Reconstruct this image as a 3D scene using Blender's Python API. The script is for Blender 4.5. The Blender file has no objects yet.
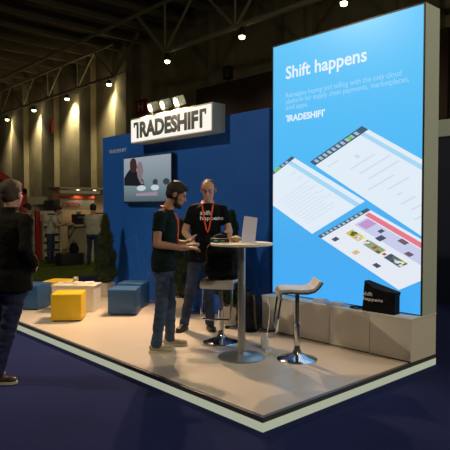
import bpy, bmesh, math, random
from mathutils import Vector, Matrix, noise
random.seed(7)
sc = bpy.context.scene
COL = sc.collection
PI = math.pi
H = .115          # stage height

# ------------------------------------------------------------------ materials
def mat(name, col, rough=.6, metal=0, nscale=0, namt=.2, bump=0, bscale=60, spec=.5):
    m = bpy.data.materials.new(name); m.use_nodes = True
    nt = m.node_tree; b = nt.nodes['Principled BSDF']
    b.inputs['Base Color'].default_value = (*col, 1)
    b.inputs['Roughness'].default_value = rough
    b.inputs['Metallic'].default_value = metal
    b.inputs['Specular IOR Level'].default_value = spec
    tc = nt.nodes.new('ShaderNodeTexCoord')
    if nscale:
        n = nt.nodes.new('ShaderNodeTexNoise'); n.inputs['Scale'].default_value = nscale; n.inputs['Detail'].default_value = 5
        nt.links.new(tc.outputs['Object'], n.inputs['Vector'])
        r = nt.nodes.new('ShaderNodeValToRGB')
        r.color_ramp.elements[0].position = .3; r.color_ramp.elements[1].position = .7
        r.color_ramp.elements[0].color = (*[c*(1-namt) for c in col], 1)
        r.color_ramp.elements[1].color = (*[min(1, c*(1+namt)) for c in col], 1)
        nt.links.new(n.outputs['Fac'], r.inputs['Fac']); nt.links.new(r.outputs['Color'], b.inputs['Base Color'])
    if bump:
        n2 = nt.nodes.new('ShaderNodeTexNoise'); n2.inputs['Scale'].default_value = bscale; n2.inputs['Detail'].default_value = 3
        nt.links.new(tc.outputs['Object'], n2.inputs['Vector'])
        bp = nt.nodes.new('ShaderNodeBump'); bp.inputs['Strength'].default_value = bump; bp.inputs['Distance'].default_value = .01
        nt.links.new(n2.outputs['Fac'], bp.inputs['Height']); nt.links.new(bp.outputs['Normal'], b.inputs['Normal'])
    return m
def emat(name, col, strength=1.0):
    m = bpy.data.materials.new(name); m.use_nodes = True
    b = m.node_tree.nodes['Principled BSDF']
    b.inputs['Base Color'].default_value = (*[c*.1 for c in col], 1)
    b.inputs['Roughness'].default_value = .4
    b.inputs['Emission Color'].default_value = (*col, 1); b.inputs['Emission Strength'].default_value = strength
    return m
def srgb(r, g, b):
    f = lambda c: (c/255/12.92) if c/255 <= .04045 else ((c/255+.055)/1.055)**2.4
    return (f(r), f(g), f(b))
M = {}
M['carpet'] = mat('navy_carpet', (.014, .021, .10), .95, nscale=1.2, namt=.12, bump=.5, bscale=300, spec=.1)
M['green'] = mat('green_carpet', (.06, .085, .012), .95, nscale=3, namt=.25, bump=.5, bscale=200, spec=.1)
M['concrete'] = mat('concrete', (.38, .33, .21), .9, nscale=.9, namt=.2)
M['roof'] = mat('roof_sheet', (.07, .055, .035), .9, nscale=.5, namt=.3)
M['beam'] = mat('beam_paint', (.20, .17, .11), .7)
M['truss'] = mat('truss_steel', (.34, .30, .20), .6)
M['deck'] = mat('stage_deck', (.63, .55, .48), .30, nscale=1.5, namt=.03, spec=.5)
M['trimgrey'] = mat('grey_aluminium', (.13, .14, .15), .35, metal=.5)
M['trimdark'] = mat('dark_aluminium', (.05, .055, .06), .35, metal=.6)
M['glow'] = emat('edge_light', srgb(174, 180, 158), .86)
M['blue'] = mat('printed_blue_wall', (.014, .125, .62), .55, nscale=.7, namt=.12, spec=.3)
M['blueline'] = mat('printed_light_blue', (.035, .17, .78), .55)
M['logo'] = mat('pale_blue_print', (.35, .5, .75), .6)
M['white'] = mat('white_laminate', (.74, .70, .64), .5)
M['slab'] = mat('pale_grey_laminate', (.50, .57, .53), .5)
M['black'] = mat('black_plastic', (.012, .012, .014), .45)
M['cloth'] = mat('black_nylon', (.005, .005, .008), .8, spec=.2, nscale=14, namt=.4, bump=.3, bscale=90)
M['chrome'] = mat('chrome', (.75, .76, .78), .12, metal=1)
M['brushed'] = mat('brushed_steel', (.42, .43, .44), .38, metal=.9)
M['leather'] = mat('white_leatherette', (.62, .60, .58), .4)
M['seatdark'] = mat('dark_seat_edge', (.08, .075, .08), .4)
M['yellow'] = mat('yellow_leatherette', (.72, .46, .015), .45, bump=.1, bscale=200)
M['bluep'] = mat('blue_leatherette', (.028, .098, .26), .45, bump=.1, bscale=200)
M['paper'] = mat('paper', (.72, .68, .62), .7)
M['whiteplastic'] = mat('white_plastic', (.7, .7, .68), .4)
M['lilac'] = mat('pale_lilac_card', (.68, .68, .92), .5)
M['tan'] = mat('tan_card', (.55, .36, .19), .7, nscale=30, namt=.3)
M['cyan'] = mat('cyan_label', (.08, .45, .5), .5)
M['pot'] = mat('white_pot', (.60, .56, .50), .5)
M['leaf'] = mat('cypress_leaf', (.022, .048, .014), .7, nscale=8, namt=.5)
M['bark'] = mat('bark', (.08, .05, .03), .9)
M['skin'] = mat('skin', (.42, .22, .14), .55, nscale=12, namt=.07)
M['skin2'] = mat('pale_skin', (.50, .28, .20), .5, nscale=12, namt=.07)
M['hair'] = mat('dark_hair', (.012, .009, .007), .7, bump=.6, bscale=120)
M['greyhair'] = mat('short_greying_hair', (.075, .050, .036), .8, bump=.5, bscale=150)
M['tee_teal'] = mat('dark_teal_cotton', (.006, .016, .018), .9, spec=.15, nscale=6, namt=.25)
M['tee_black'] = mat('black_cotton', (.004, .005, .008), .9, spec=.15, nscale=6, namt=.25)
M['jeans'] = mat('blue_denim', (.034, .062, .125), .85, nscale=9, namt=.35, bump=.3, bscale=300)
M['darkjeans'] = mat('dark_denim', (.018, .030, .075), .85, nscale=9, namt=.35, bump=.3, bscale=300)
M['navytr'] = mat('navy_trousers', (.018, .026, .085), .85, nscale=6, namt=.2)
M['suit'] = mat('dark_suit_cloth', (.010, .0085, .0085), .9, spec=.15, nscale=7, namt=.25)
M['wtee'] = mat('white_cotton', (.42, .39, .33), .85, nscale=6, namt=.08)
M['orange'] = mat('orange_ribbon', (.80, .10, .02), .6)
M['shoe_w'] = mat('cream_sneaker', (.40, .37, .27), .6)
M['shoe_b'] = mat('black_shoe_leather', (.015, .014, .014), .4)
M['shoe_br'] = mat('brown_shoe_leather', (.05, .03, .02), .4)
M['sole'] = mat('pale_rubber', (.60, .56, .46), .6)
M['red'] = mat('red_board', (.42, .015, .012), .6)
M['redprint'] = mat('red_print', (.62, .07, .03), .6)
M['beige'] = mat('beige_booth_wall', (.55, .40, .25), .7)
M['greyboard'] = mat('grey_booth_board', (.42, .37, .27), .7)
M['shelfw'] = mat('shelf_white', (.55, .50, .40), .6)
M['navyb'] = mat('navy_board', (.010, .016, .05), .7)
M['darkcurtain'] = mat('dark_brown_curtain', (.030, .012, .010), .9)
M['grey_text'] = mat('grey_lettering', (.09, .12, .14), .6)
M['white_text'] = mat('white_lettering', (.75, .75, .78), .6)
M['lamp'] = emat('lamp_glass', (1, .88, .55), 9)
M['flood'] = emat('flood_glass', (1, .75, .45), 14)

# ------------------------------------------------------------------ mesh helpers
class B:
    """collects shapes in one bmesh; org is taken off on build"""
    def __init__(s, org=(0, 0, 0)): s.bm = bmesh.new(); s.org = Vector(org)
    def box(s, a, b, bev=0):
        r = bmesh.ops.create_cube(s.bm, size=1); vs = r['verts']
        for v in vs:
            v.co = Vector([(a[i]+b[i])/2 + v.co[i]*(b[i]-a[i]) for i in range(3)])
        if bev:
            es = list({e for v in vs for e in v.link_edges})
            bmesh.ops.bevel(s.bm, geom=es, offset=bev, segments=3, affect='EDGES', profile=.6)
        return s
    def rbox(s, c, size, rz=0, bev=0, ry=0, rx=0):
        r = bmesh.ops.create_cube(s.bm, size=1); vs = r['verts']
        m = Matrix.Translation(c) @ Matrix.Rotation(rz, 4, 'Z') @ Matrix.Rotation(ry, 4, 'Y') @ Matrix.Rotation(rx, 4, 'X')
        for v in vs: v.co = m @ Vector([v.co[i]*size[i] for i in range(3)])
        if bev:
            es = list({e for v in vs for e in v.link_edges})
            bmesh.ops.bevel(s.bm, geom=es, offset=bev, segments=3, affect='EDGES', profile=.6)
        return s
    def rings(s, rs, cap=True, closed=False):
        vv = [[s.bm.verts.new(p) for p in r] for r in rs]; n = len(rs[0])
        pairs = list(zip(vv, vv[1:])) + ([(vv[-1], vv[0])] if closed else [])
        for a, b in pairs:
            for i in range(n):
                try: s.bm.faces.new((a[i], a[(i+1) % n], b[(i+1) % n], b[i]))
                except ValueError: pass
        if cap and not closed:
            s.bm.faces.new(vv[0][::-1]); s.bm.faces.new(vv[-1])
        return s
    def lathe(s, prof, c=(0, 0, 0), n=40):
        rs = []
        for r, z in prof:
            rs.append([Vector((c[0]+max(r, 1e-4)*math.cos(2*PI*i/n), c[1]+max(r, 1e-4)*math.sin(2*PI*i/n), c[2]+z)) for i in range(n)])
        return s.rings(rs)
    def tube(s, pts, r, n=10, closed=False, flat=None):
        pts = [Vector(p) for p in pts]; rr = r if isinstance(r, (list, tuple)) else [r]*len(pts)
        rs = []; up = None
        for i, p in enumerate(pts):
            if closed: t = (pts[(i+1) % len(pts)] - pts[i-1]).normalized()
            else: t = (pts[min(i+1, len(pts)-1)] - pts[max(i-1, 0)]).normalized()
            if up is None: up = Vector((0, 0, 1)) if abs(t.z) < .9 else Vector((1, 0, 0))
            a = t.cross(up)
            a = a.normalized() if a.length > 1e-4 else t.orthogonal().normalized()
            b = a.cross(t).normalized(); up = b
            fa, fb = flat or (1, 1)
            rs.append([p + a*math.cos(2*PI*k/n)*rr[i]*fa + b*math.sin(2*PI*k/n)*rr[i]*fb for k in range(n)])
        return s.rings(rs, closed=closed)
    def cap(s, p0, p1, r0, r1, n=12, k=4):
        """tapered capsule"""
        p0, p1 = Vector(p0), Vector(p1); t = (p1-p0).normalized(); a = t.orthogonal().normalized(); b = t.cross(a)
        rs = []
        for i in range(k+1):
            th = PI/2*(1 - i/k); rs.append((p0 - t*r0*math.sin(th), max(r0*math.cos(th), 1e-4)))
        for i in range(k+1):
            th = PI/2*i/k; rs.append((p1 + t*r1*math.sin(th), max(r1*math.cos(th), 1e-4)))
        return s.rings([[c + a*math.cos(2*PI*j/n)*r + b*math.sin(2*PI*j/n)*r for j in range(n)] for c, r in rs])
    def ell(s, c, rad, m=None, n=20):
        r = bmesh.ops.create_uvsphere(s.bm, u_segments=n, v_segments=n//2+2, radius=1)
        for v in r['verts']:
            q = Vector([v.co[i]*rad[i] for i in range(3)]) + Vector(c)
            v.co = (m @ q) if m else q
        return s
    def loft(s, secs, n=24, pw=2.4):
        """secs: (center, half width along y, half depth along x, yaw)"""
        rs = []
        for c, w, d, *yaw in secs:
            a0 = yaw[0] if yaw else 0; ring = []
            for i in range(n):
                t = 2*PI*i/n; cx, cy = math.cos(t), math.sin(t)
                x = d*abs(cx)**(2/pw)*(1 if cx > 0 else -1); y = w*abs(cy)**(2/pw)*(1 if cy > 0 else -1)
                ring.append(Vector((c[0]+x*math.cos(a0)-y*math.sin(a0), c[1]+x*math.sin(a0)+y*math.cos(a0), c[2])))
            rs.append(ring)
        return s.rings(rs)
    def poly(s, pts, n=None, th=0):
        vs = [s.bm.verts.new(p) for p in pts]; f = s.bm.faces.new(vs)
        if th:
            f.normal_update()
            nn = Vector(n) if n else f.normal
            r = bmesh.ops.extrude_face_region(s.bm, geom=[f])
            for v in r['geom']:
                if isinstance(v, bmesh.types.BMVert): v.co -= nn*th
        return s
    def build(s, name, m, parent=None, smooth=True, tag=None):
        bmesh.ops.recalc_face_normals(s.bm, faces=s.bm.faces)
        for v in s.bm.verts: v.co -= s.org
        me = bpy.data.meshes.new(name); s.bm.to_mesh(me); s.bm.free()
        me.materials.append(m)
        if smooth:
            for p in me.polygons: p.use_smooth = True
            try: me.set_sharp_from_angle(angle=math.radians(35))
            except Exception: pass
        o = bpy.data.objects.new(name, me); COL.objects.link(o)
        if parent: o.parent = parent
        else: o.location = s.org
        return o
def tag(o, label=None, cat=None, group=None, kind=None):
    if label: o['label'] = label
    if cat: o['category'] = cat
    if group: o['group'] = group
    if kind: o['kind'] = kind
    return o
def thing(name, label, cat, loc=(0, 0, 0), rz=0, group=None):
    o = bpy.data.objects.new(name, None); COL.objects.link(o)
    o.location = loc; o.rotation_euler = (0, 0, rz); o.empty_display_size = .1
    return tag(o, label, cat, group)
def copy_tree(o, parent=None):
    c = o.copy(); COL.objects.link(c); c.parent = parent
    for ch in list(o.children): copy_tree(ch, c)
    return c
def remesh(b, name, m, parent, vox, smooth=6, wrinkle=0, wscale=6, cut=None):
    """fuses the overlapping closed shapes into one continuous skin"""
    bmesh.ops.recalc_face_normals(b.bm, faces=b.bm.faces)
    me = bpy.data.meshes.new('tmp'); b.bm.to_mesh(me); b.bm.free()
    t = bpy.data.objects.new('tmp', me); COL.objects.link(t)
    r = t.modifiers.new('r', 'REMESH'); r.mode = 'VOXEL'; r.voxel_size = vox; r.adaptivity = 0
    if smooth:
        s = t.modifiers.new('s', 'SMOOTH'); s.factor = .5; s.iterations = smooth
    dg = bpy.context.evaluated_depsgraph_get(); dg.update()
    me2 = bpy.data.meshes.new_from_object(t.evaluated_get(dg))
    bpy.data.objects.remove(t); bpy.data.meshes.remove(me)
    me2.name = name
    if wrinkle:
        nr = [v.normal.copy() for v in me2.vertices]
        for v, n in zip(me2.vertices, nr):
            q = Vector((v.co.x*wscale, v.co.y*wscale, v.co.z*wscale*2.2))
            v.co += n*(noise.noise(q)*wrinkle + noise.noise(q*2.7)*wrinkle*.4)
    if cut:
        bm = bmesh.new(); bm.from_mesh(me2)
        bmesh.ops.delete(bm, geom=[v for v in bm.verts if cut(v.co)], context='VERTS'); bm.to_mesh(me2); bm.free()
    me2.materials.clear(); me2.materials.append(m)
    for p in me2.polygons: p.use_smooth = True
    o = bpy.data.objects.new(name, me2); COL.objects.link(o); o.parent = parent
    return o
def text_mesh(txt, name, m, parent, mw, w, h=None, bold=0.0, depth=.004):
    """lettering fitted to width w (and height h when given); mw maps x right, y up, z out"""
    cu = bpy.data.curves.new('t', 'FONT'); cu.body = txt; cu.offset = bold; cu.extrude = depth/2; cu.resolution_u = 3
    t = bpy.data.objects.new('t', cu); COL.objects.link(t)
    dg = bpy.context.evaluated_depsgraph_get(); dg.update()
    me = bpy.data.meshes.new_from_object(t.evaluated_get(dg))
    bpy.data.objects.remove(t); bpy.data.curves.remove(cu)
    xs = [v.co.x for v in me.vertices]; ys = [v.co.y for v in me.vertices]
    x0, x1, y0, y1 = min(xs), max(xs), min(ys), max(ys)
    sx = w/(x1-x0); sy = (h/(y1-y0)) if h else sx
    for v in me.vertices: v.co = mw @ Vector(((v.co.x-x0)*sx, (v.co.y-y0)*sy, v.co.z + depth/2))
    me.materials.append(m); me.name = name
    o = bpy.data.objects.new(name, me); COL.objects.link(o); o.parent = parent
    return o
def facing_west(x, y, z):       # lettering on a plane facing -x, reading towards -y
    return Matrix(((0, 0, -1, x), (-1, 0, 0, y), (0, 1, 0, z), (0, 0, 0, 1)))
def spot(loc, target, energy, angle, col=(1, 1, 1), size=.05, blend=.3):
    l = bpy.data.lights.new('spot_light', 'SPOT'); l.energy = energy; l.spot_size = math.radians(angle); l.spot_blend = blend
    l.color = col; l.shadow_soft_size = size
    o = bpy.data.objects.new('spot_light', l); COL.objects.link(o); o.location = loc
    o.rotation_euler = (Vector(target)-Vector(loc)).to_track_quat('-Z', 'Y').to_euler()
    return o

# ================================================================== SETTING
def struct(name, b, m, smooth=False): return tag(b.build(name, m, smooth=smooth), kind='structure')
struct('floor', B().box((-14, -16, -.1), (14, 52, 0)), M['carpet'])
struct('wall_back', B().box((14, -16, 0), (14.3, 52, 11)), M['concrete'])
struct('wall_left', B().box((-14, 52, 0), (14.3, 52.3, 11)), M['concrete'])
struct('ceiling', B().box((-14, -16, 11), (14.3, 52.3, 11.2)), M['roof'])
k = 0
for y1, y0 in ((39.88, 37.6), (34.49, 32.53), (28.96, 27.51), (24.7, 23.55), (21.0, 19.6), (16.6, 15.2), (12, 10.6), (7, 5.6), (2.2, 0.8)):
    k += 1
    struct('trim_%d' % k, B().box((13.62, y0, 0), (14, y1, 11)), M['concrete'])
# roof purlins along x
for i in range(30):
    y = -10 + i*2.0
    k += 1
    struct('trim_%d' % k, B().box((-14, y, 10.25), (14, y+.16, 10.75)), M['beam'])
def truss(x, z0, z1, ya, yb, step, top_ext, r=.085):
    b = B((x, ya, z0))
    b.tube([(x, ya, z0), (x, yb, z0)], r, 8)
    b.tube([(x, ya, z1), (x, yb+top_ext, z1)], r*.9, 8)
    n = int(round((yb-ya)/step))
    for i in range(n+1):
        y = ya + i*step
        b.tube([(x, y, z0), (x, y, z1)], r*.55, 6)
        if i < n:
            b.tube([(x, y, z0), (x, y+step/2, z1)], r*.65, 6)
            b.tube([(x, y+step, z0), (x, y+step/2, z1)], r*.65, 6)
    b.tube([(x, yb, z0), (x, yb+step/2, z1)], r*.8, 6)
    return b
tag(truss(9.8, 7.55, 9.45, -8.87, 14.65, 3.92, 34, .09).build('roof_truss', M['truss']),
    'steel roof truss spanning the hall above the lit sign, with zigzag webbing', 'truss')
b = truss(12.5, 8.52, 10.2, 23.0, 51, 4.0, 0, .08)
b.tube([(12.5, 23.0, 8.52), (12.5, 20.6, 10.2)], .1, 6); b.tube([(12.5, 23, 8.52), (12.5, -15, 10.2)], .03, 6)
tag(b.build('roof_truss', M['truss']), 'steel roof truss running along the far wall above the wall lamps', 'truss')
# green carpet of the neighbouring stands
tag(B((3, 13, 0)).box((-8, 9.0, 0), (13.4, 24, .01)).build('carpet', M['green']), 'green carpet covering the aisle behind the blue stand', 'carpet')

# wall lamps on the far wall
def wall_lamp(y, z, label):
    t = thing('wall_lamp', label, 'lamp', (13.3, y, z), group='lamps along the far hall wall')
    B().lathe([(.05, .22), (.12, .16), (.16, 0), (.15, -.02)]).build('lamp_shade', M['trimdark'], t)
    B().lathe([(.14, -.03), (.125, -.12), (.02, -.15)]).build('lamp_glass', M['lamp'], t)
    B().tube([(0, 0, .2), (0, 0, .4), (.7, 0, .4)], .025, 6).build('bracket', M['truss'], t)
    spot((13.42, y+.3, z-.05), (14.0, y+.3, z-1.9), 1150, 105, (1, .84, .5), .25, 1)
    l = bpy.data.lights.new('lamp_light', 'POINT'); l.energy = 14; l.color = (1, .84, .5); l.shadow_soft_size = .14
    lo = bpy.data.objects.new('lamp_light', l); COL.objects.link(lo); lo.location = (13.2, y, z-.32)
wall_lamp(39.9, 8.35, 'lit lamp on the far wall, leftmost of the row in view')
wall_lamp(34.95, 8.42, 'lit lamp on the far wall, second from the left edge')
wall_lamp(29.93, 8.48, 'lit lamp on the far wall, above the small dark red box on a pillar')
wall_lamp(24.79, 8.55, 'lit lamp on the far wall, nearest to the letter H sign')
# hanging hall lamps on the near truss
def hall_lamp(x, y, z, label, e=260, drop=.3, tgt=None, ang=140, group='lamps hanging under the roof truss'):
    t = thing('hall_lamp', label, 'lamp', (x, y, z), group=group)
    B().lathe([(.04, .3), (.08, .22), (.11, .02), (.10, 0)]).build('lamp_shade', M['trimdark'], t)
    B().lathe([(.10, -.005), (.09, -.08), (.02, -.11)]).build('lamp_glass', M['lamp'], t)
    B().tube([(0, 0, .28), (0, 0, .28+drop)], .02, 6).build('rod', M['truss'], t)
    spot((x, y, z-.15), tgt or (x, y, 0), e, ang, (1, .86, .58), .15, .9)
for y, l in ((14.5, 'lit hall lamp hanging left above the lit sign'), (10.4, 'lit hall lamp hanging between the lit sign and the big screen'),
             (6.4, 'lit hall lamp hanging just above the top edge of the big screen')):
    hall_lamp(9.8, y, 7.2, l, 300)
# unseen lamps added over the camera's aisle to light the stand
for x, y, e, tg in ((-4.5, 5.5, 1050, (2.2, 5, 1)), (-3.5, -7.5, 600, (2.3, 0, 1.4)), (3.5, -8, 1400, (2.3, 0, 2.0))):
    hall_lamp(x, y, 7.2, 'added hall lamp over the aisle outside the view, aimed to light the stand', e, 3.0, tg, 110, 'unseen lamps added over the aisles')

# letter H marker, dark banner, speaker
t = thing('hall_marker', 'small dark red square sign with a white letter H left of the lit sign', 'sign', (12, 19.6, 6.05))
B().box((-.04, -.47, 0), (.04, .47, .68)).build('board', M['red'], t, smooth=False)
text_mesh('H', 'letter', M['white_text'], t, facing_west(-.045, .22, .14), .44, .42, .02)
B().tube([(0, 0, .68), (0, 0, 3.4)], .015, 6).build('rod', M['truss'], t)
tag(B((13.65, 32.9, 6.6)).box((13.44, 32.55, 6.6), (13.62, 32.8, 7.6)).build('alarm_box', M['red'], smooth=False), 'small dark red box fixed to a pillar of the far wall', 'box')
tag(B((12, 9, 0)).box((11.95, 4.5, .011), (12.1, 15.4, 6.55)).build('curtain', M['darkcurtain'], smooth=False), 'dark brown curtain wall far behind the blue stand wall', 'curtain')
t = thing('loudspeaker', 'small black loudspeaker standing on the edge of the dark curtain wall', 'speaker', (12.02, 13.5, 6.55))
B().box((-.14, -.16, .12), (.14, .16, .62), .03).build('cabinet', M['black'], t)
B().lathe([(.1, 0), (.03, .03), (.03, .13)]).build('stand', M['black'], t)

# ================================================================== STAGE
XS, XE, YW = 2.26, 2.55, 6.19
t = thing('stage_platform', 'low beige stage platform with a glowing edge standing on navy carpet', 'platform', (0, 0, 0))
B().box((.02, .02, 0), (XE, YW, .0735)).build('base', M['trimdark'], t, smooth=False)
B().box((0, 0, .074), (XE+.005, YW, .111)).build('edge_trim', M['trimgrey'], t, smooth=False)
B().box((.03, .03, .108), (XE, YW, H)).build('deck', M['deck'], t, smooth=False)
B().box((0, .0, .006), (.02, YW, .074)).build('light_strip', M['glow'], t, smooth=False)
B().box((.02, .0, .006), (XE+.005, .02, .074)).build('light_strip', M['glow'], t, smooth=False)

# blue wall
t = thing('booth_wall', 'tall blue exhibition wall behind the two standing men', 'wall', (XS, 4.1, H))
o = Vector((XS, 4.1, H))
B(o).box((XS, 2.075, H), (XS+.1, YW, 2.865)).build('panel', M['blue'], t, smooth=False)
b = B(o)
def line(b, y0, z0, y1, z1, w=.012, x=XS):
    d = Vector((0, y1-y0, z1-z0)).normalized(); n = Vector((0, -d.z, d.y))*w/2
    p, q = Vector((x-.002, y0, z0)), Vector((x-.002, y1, z1))
    b.poly([p+n, q+n, q-n, p-n], th=.001, n=(-1, 0, 0))
random.seed(3)
pts = [(2.2+i*.36+random.uniform(-.1, .1), H+.25+abs(math.sin(i*1.3))*1.0*random.uniform(.5, 1)) for i in range(11)]
low = [(y+random.uniform(-.15, .15), H+random.uniform(.05, .3)) for y, z in pts]
for i in range(10):
    line(b, *pts[i], *pts[i+1]); line(b, *pts[i], *low[i]); line(b, *low[i], *pts[i+1]); line(b, *low[i], *low[i+1])
for y, z in pts:
    b.poly([(XS-.003, y+.025*math.cos(a), z+.025*math.sin(a)) for a in [j*PI/4 for j in range(8)]], th=.001, n=(-1, 0, 0))
b.build('printed_network', M['blueline'], t, smooth=False)
def brand(parent, org, x, y, z, w, h, m, bold=.035, depth=.004):
    """TRADESHIFT with the clipped first and last T"""
    b = B(); st = w*.024*1.35
    gw = w*.078
    p = lambda u, v: Vector((x-depth, y-u, z+v)) - org
    def rect(u0, v0, u1, v1, du=0):
        b.poly([p(u0, v0), p(u1, v0), p(u1+du, v1), p(u0+du, v1)], n=(1, 0, 0), th=-0)
    def tl(u0, v0, u1, v1):
        q0, q1 = p(u0, v0), p(u1, v1)
        b.box((q0.x, min(q0.y, q1.y), min(q0.z, q1.z)), (q0.x+depth*.9, max(q0.y, q1.y), max(q0.z, q1.z)))
    tl(0, h*.83, gw, h); tl(gw-st, 0, gw, h*.83); tl(0, h*.70, st*.55, h*.83)
    b.build('letter', m, parent, smooth=False); b = B()
    tl(w-gw, h*.83, w, h); tl(w-gw, 0, w-gw+st, h*.83); tl(w-st*.55, h*.70, w, h*.83)
    b.build('letter', m, parent, smooth=False)
    mw = facing_west(x-org.x, y-gw*1.22-org.y, z-org.z)
    text_mesh('RADESHIF', 'lettering', m, parent, mw, w-2.44*gw, h, bold, depth)
brand(t, o, XS, 5.972, 2.565, .59, .065, M['logo'])

# lit sign
t = thing('lightbox_sign', 'white lit box sign with grey letters fixed to the top of the blue wall', 'sign', (2.02, 3.89, 2.633))
o = Vector((2.02, 3.89, 2.633))
B(o).box((2.025, 2.89, 2.633), (XS, 4.89, 3.022), .006).build('housing', M['slab'], t)
B(o).box((2.02, 2.91, 2.653), (2.026, 4.87, 3.002)).build('light_panel', emat('sign_light', (1, .95, .86), .95), t, smooth=False)
brand(t, o, 2.02, 4.79, 2.70, 1.78, .255, M['grey_text'], .050)

# floodlights over the sign
def flood(y, label):
    t = thing('floodlight', label, 'floodlight', (2.12, y, 3.022), group='floodlights on the lit sign')
    B().tube([(0, 0, 0), (0, 0, .05), (-.02, 0, .12)], .012, 8).build('arm', M['slab'], t)
    B().rbox((0, 0, .006), (.10, .06, .012)).build('foot', M['slab'], t)
    d = Vector((-.93, .18, -.33)).normalized(); rot = d.to_track_quat('Z', 'Y').to_matrix().to_4x4()
    mm = Matrix.Translation((.0, -.02, .145)) @ rot
    b = B(); b.rbox((0, 0, -.02), (.12, .14, .12), bev=.02); b.rbox((0, 0, .045), (.15, .15, .02), bev=.008)
    for v in b.bm.verts: v.co = mm @ v.co
    b.build('lamp_housing', M['slab'], t)
    b = B(); b.lathe([(.058, .05), (.05, .062), (.01, .068)], n=24)
    for v in b.bm.verts: v.co = mm @ v.co
    b.build('lamp_glass', M['flood'], t)
    return t
flood(4.42, 'small lit floodlight on the lit sign, nearest to the letter H sign')
flood(4.10, 'small lit floodlight in the middle of the three on the lit sign')
flood(3.77, 'brightest small floodlight on the sign, nearest to the big screen')
for y, tg, e in ((4.42, (.4, 5.2, 0), 210), (4.10, (.6, 3.4, 0), 280), (3.77, (.8, 1.4, 0), 420)):
    spot((2.034, y-.02, 3.15), tg, e, 120, (1, .67, .38), .04, .6)

# TV
t = thing('television', 'flat television showing two men talking, mounted on the blue wall', 'television', (2.2, 4.66, 1.69))
o = Vector((2.2, 4.66, 1.69)); TY0, TY1, TZ0, TZ1 = 3.985, 5.34, 1.685, 2.445
B(o).box((2.165, TY0, TZ0), (XS-.03, TY1, TZ1), .008).build('casing', M['black'], t)
B(o).box((XS-.03, 4.4, 1.9), (XS, 4.95, 2.2)).build('wall_bracket', M['trimdark'], t, smooth=False)
def scr_mat(name, zc, pairs):
    m = bpy.data.materials.new(name); m.use_nodes = True; nt = m.node_tree; bs = nt.nodes['Principled BSDF']
    bs.inputs['Base Color'].default_value = (.01, .01, .012, 1); bs.inputs['Roughness'].default_value = .3
    tc = nt.nodes.new('ShaderNodeTexCoord'); sp = nt.nodes.new('ShaderNodeSeparateXYZ'); r = nt.nodes.new('ShaderNodeValToRGB')
    mr = nt.nodes.new('ShaderNodeMapRange'); mr.inputs['From Min'].default_value = zc[0]; mr.inputs['From Max'].default_value = zc[1]
    nt.links.new(tc.outputs['Object'], sp.inputs[0]); nt.links.new(sp.outputs['Z'], mr.inputs['Value'])
    nt.links.new(mr.outputs[0], r.inputs['Fac']); nt.links.new(r.outputs['Color'], bs.inputs['Emission Color'])
    bs.inputs['Emission Strength'].default_value = 1
    while len(r.color_ramp.elements) < len(pairs): r.color_ramp.elements.new(.5)
    for e, (pz, c) in zip(r.color_ramp.elements, pairs): e.position = pz; e.color = (*c, 1)
    return m
B(o).box((2.160, TY0+.02, TZ0+.025), (2.166, TY1-.02, TZ1-.02)).build('screen', scr_mat('tv_picture', (0, .75), ((0, srgb(70, 88, 96)), (.35, srgb(112, 130, 138)), (1, srgb(148, 158, 170)))), t, smooth=False)
def flat(b, pts, x, th=.0015):   # pts (y, z) on a screen facing -x
    b.poly([(x, y, z) for y, z in pts], n=(-1, 0, 0), th=th)
def oval(y, z, ry, rz, n=20): return [(y+ry*math.cos(2*PI*i/n), z+rz*math.sin(2*PI*i/n)) for i in range(n)]
X0 = 2.1595
b = B(o); flat(b, [(5.31, 2.02), (5.31, 2.10), (5.24, 2.17), (5.12, 2.25), (4.98, 2.24), (4.86, 2.14), (4.74, 2.05), (4.70, 1.98), (4.85, 1.96), (5.31, 1.98)], X0)
b.build('suited_figure_picture', emat('tv_dark', srgb(22, 24, 30), 1), t, smooth=False)
b = B(o); flat(b, [(5.10, 2.20), (5.13, 2.28), (5.13, 2.36), (5.08, 2.415), (4.99, 2.42), (4.945, 2.37), (4.93, 2.31), (4.915, 2.27), (4.935, 2.24), (4.95, 2.20), (5.0, 2.19)], X0-.001); b.build('head_picture', emat('tv_brown', srgb(60, 36, 34), 1), t, smooth=False)
b = B(o); flat(b, [(4.90, 2.10), (4.925, 2.2), (4.915, 2.29), (4.87, 2.35), (4.81, 2.35), (4.765, 2.30), (4.745, 2.22), (4.735, 2.18), (4.76, 2.15), (4.77, 2.10), (4.80, 2.06), (4.70, 2.0), (4.80, 1.985)][::1], X0-.001); b.build('face_picture', emat('tv_pink', srgb(124, 108, 112), 1), t, smooth=False)
eD = emat('tv_dark2', srgb(55, 60, 68), 1)
for yy, rr in ((4.41, .07), (4.12, .085)):
    b = B(o); flat(b, oval(yy, 2.01, rr, .05), X0); b.build('far_head_picture', eD, t, smooth=False)
b = B(o); flat(b, [(4.95, 1.80), (4.95, 1.84), (4.35, 1.86), (4.35, 1.80)], X0); b.build('caption_picture', emat('tv_mauve', srgb(150, 130, 150), 1), t, smooth=False)
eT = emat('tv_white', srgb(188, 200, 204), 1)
for yy, rr in ((4.80, .13), (4.42, .11)):  # two flat white ovals low on the television screen
    b = B(o); flat(b, oval(yy, 1.925, rr, .045), X0-.0013); b.build('white_oval', eT, t, smooth=False)

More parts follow.
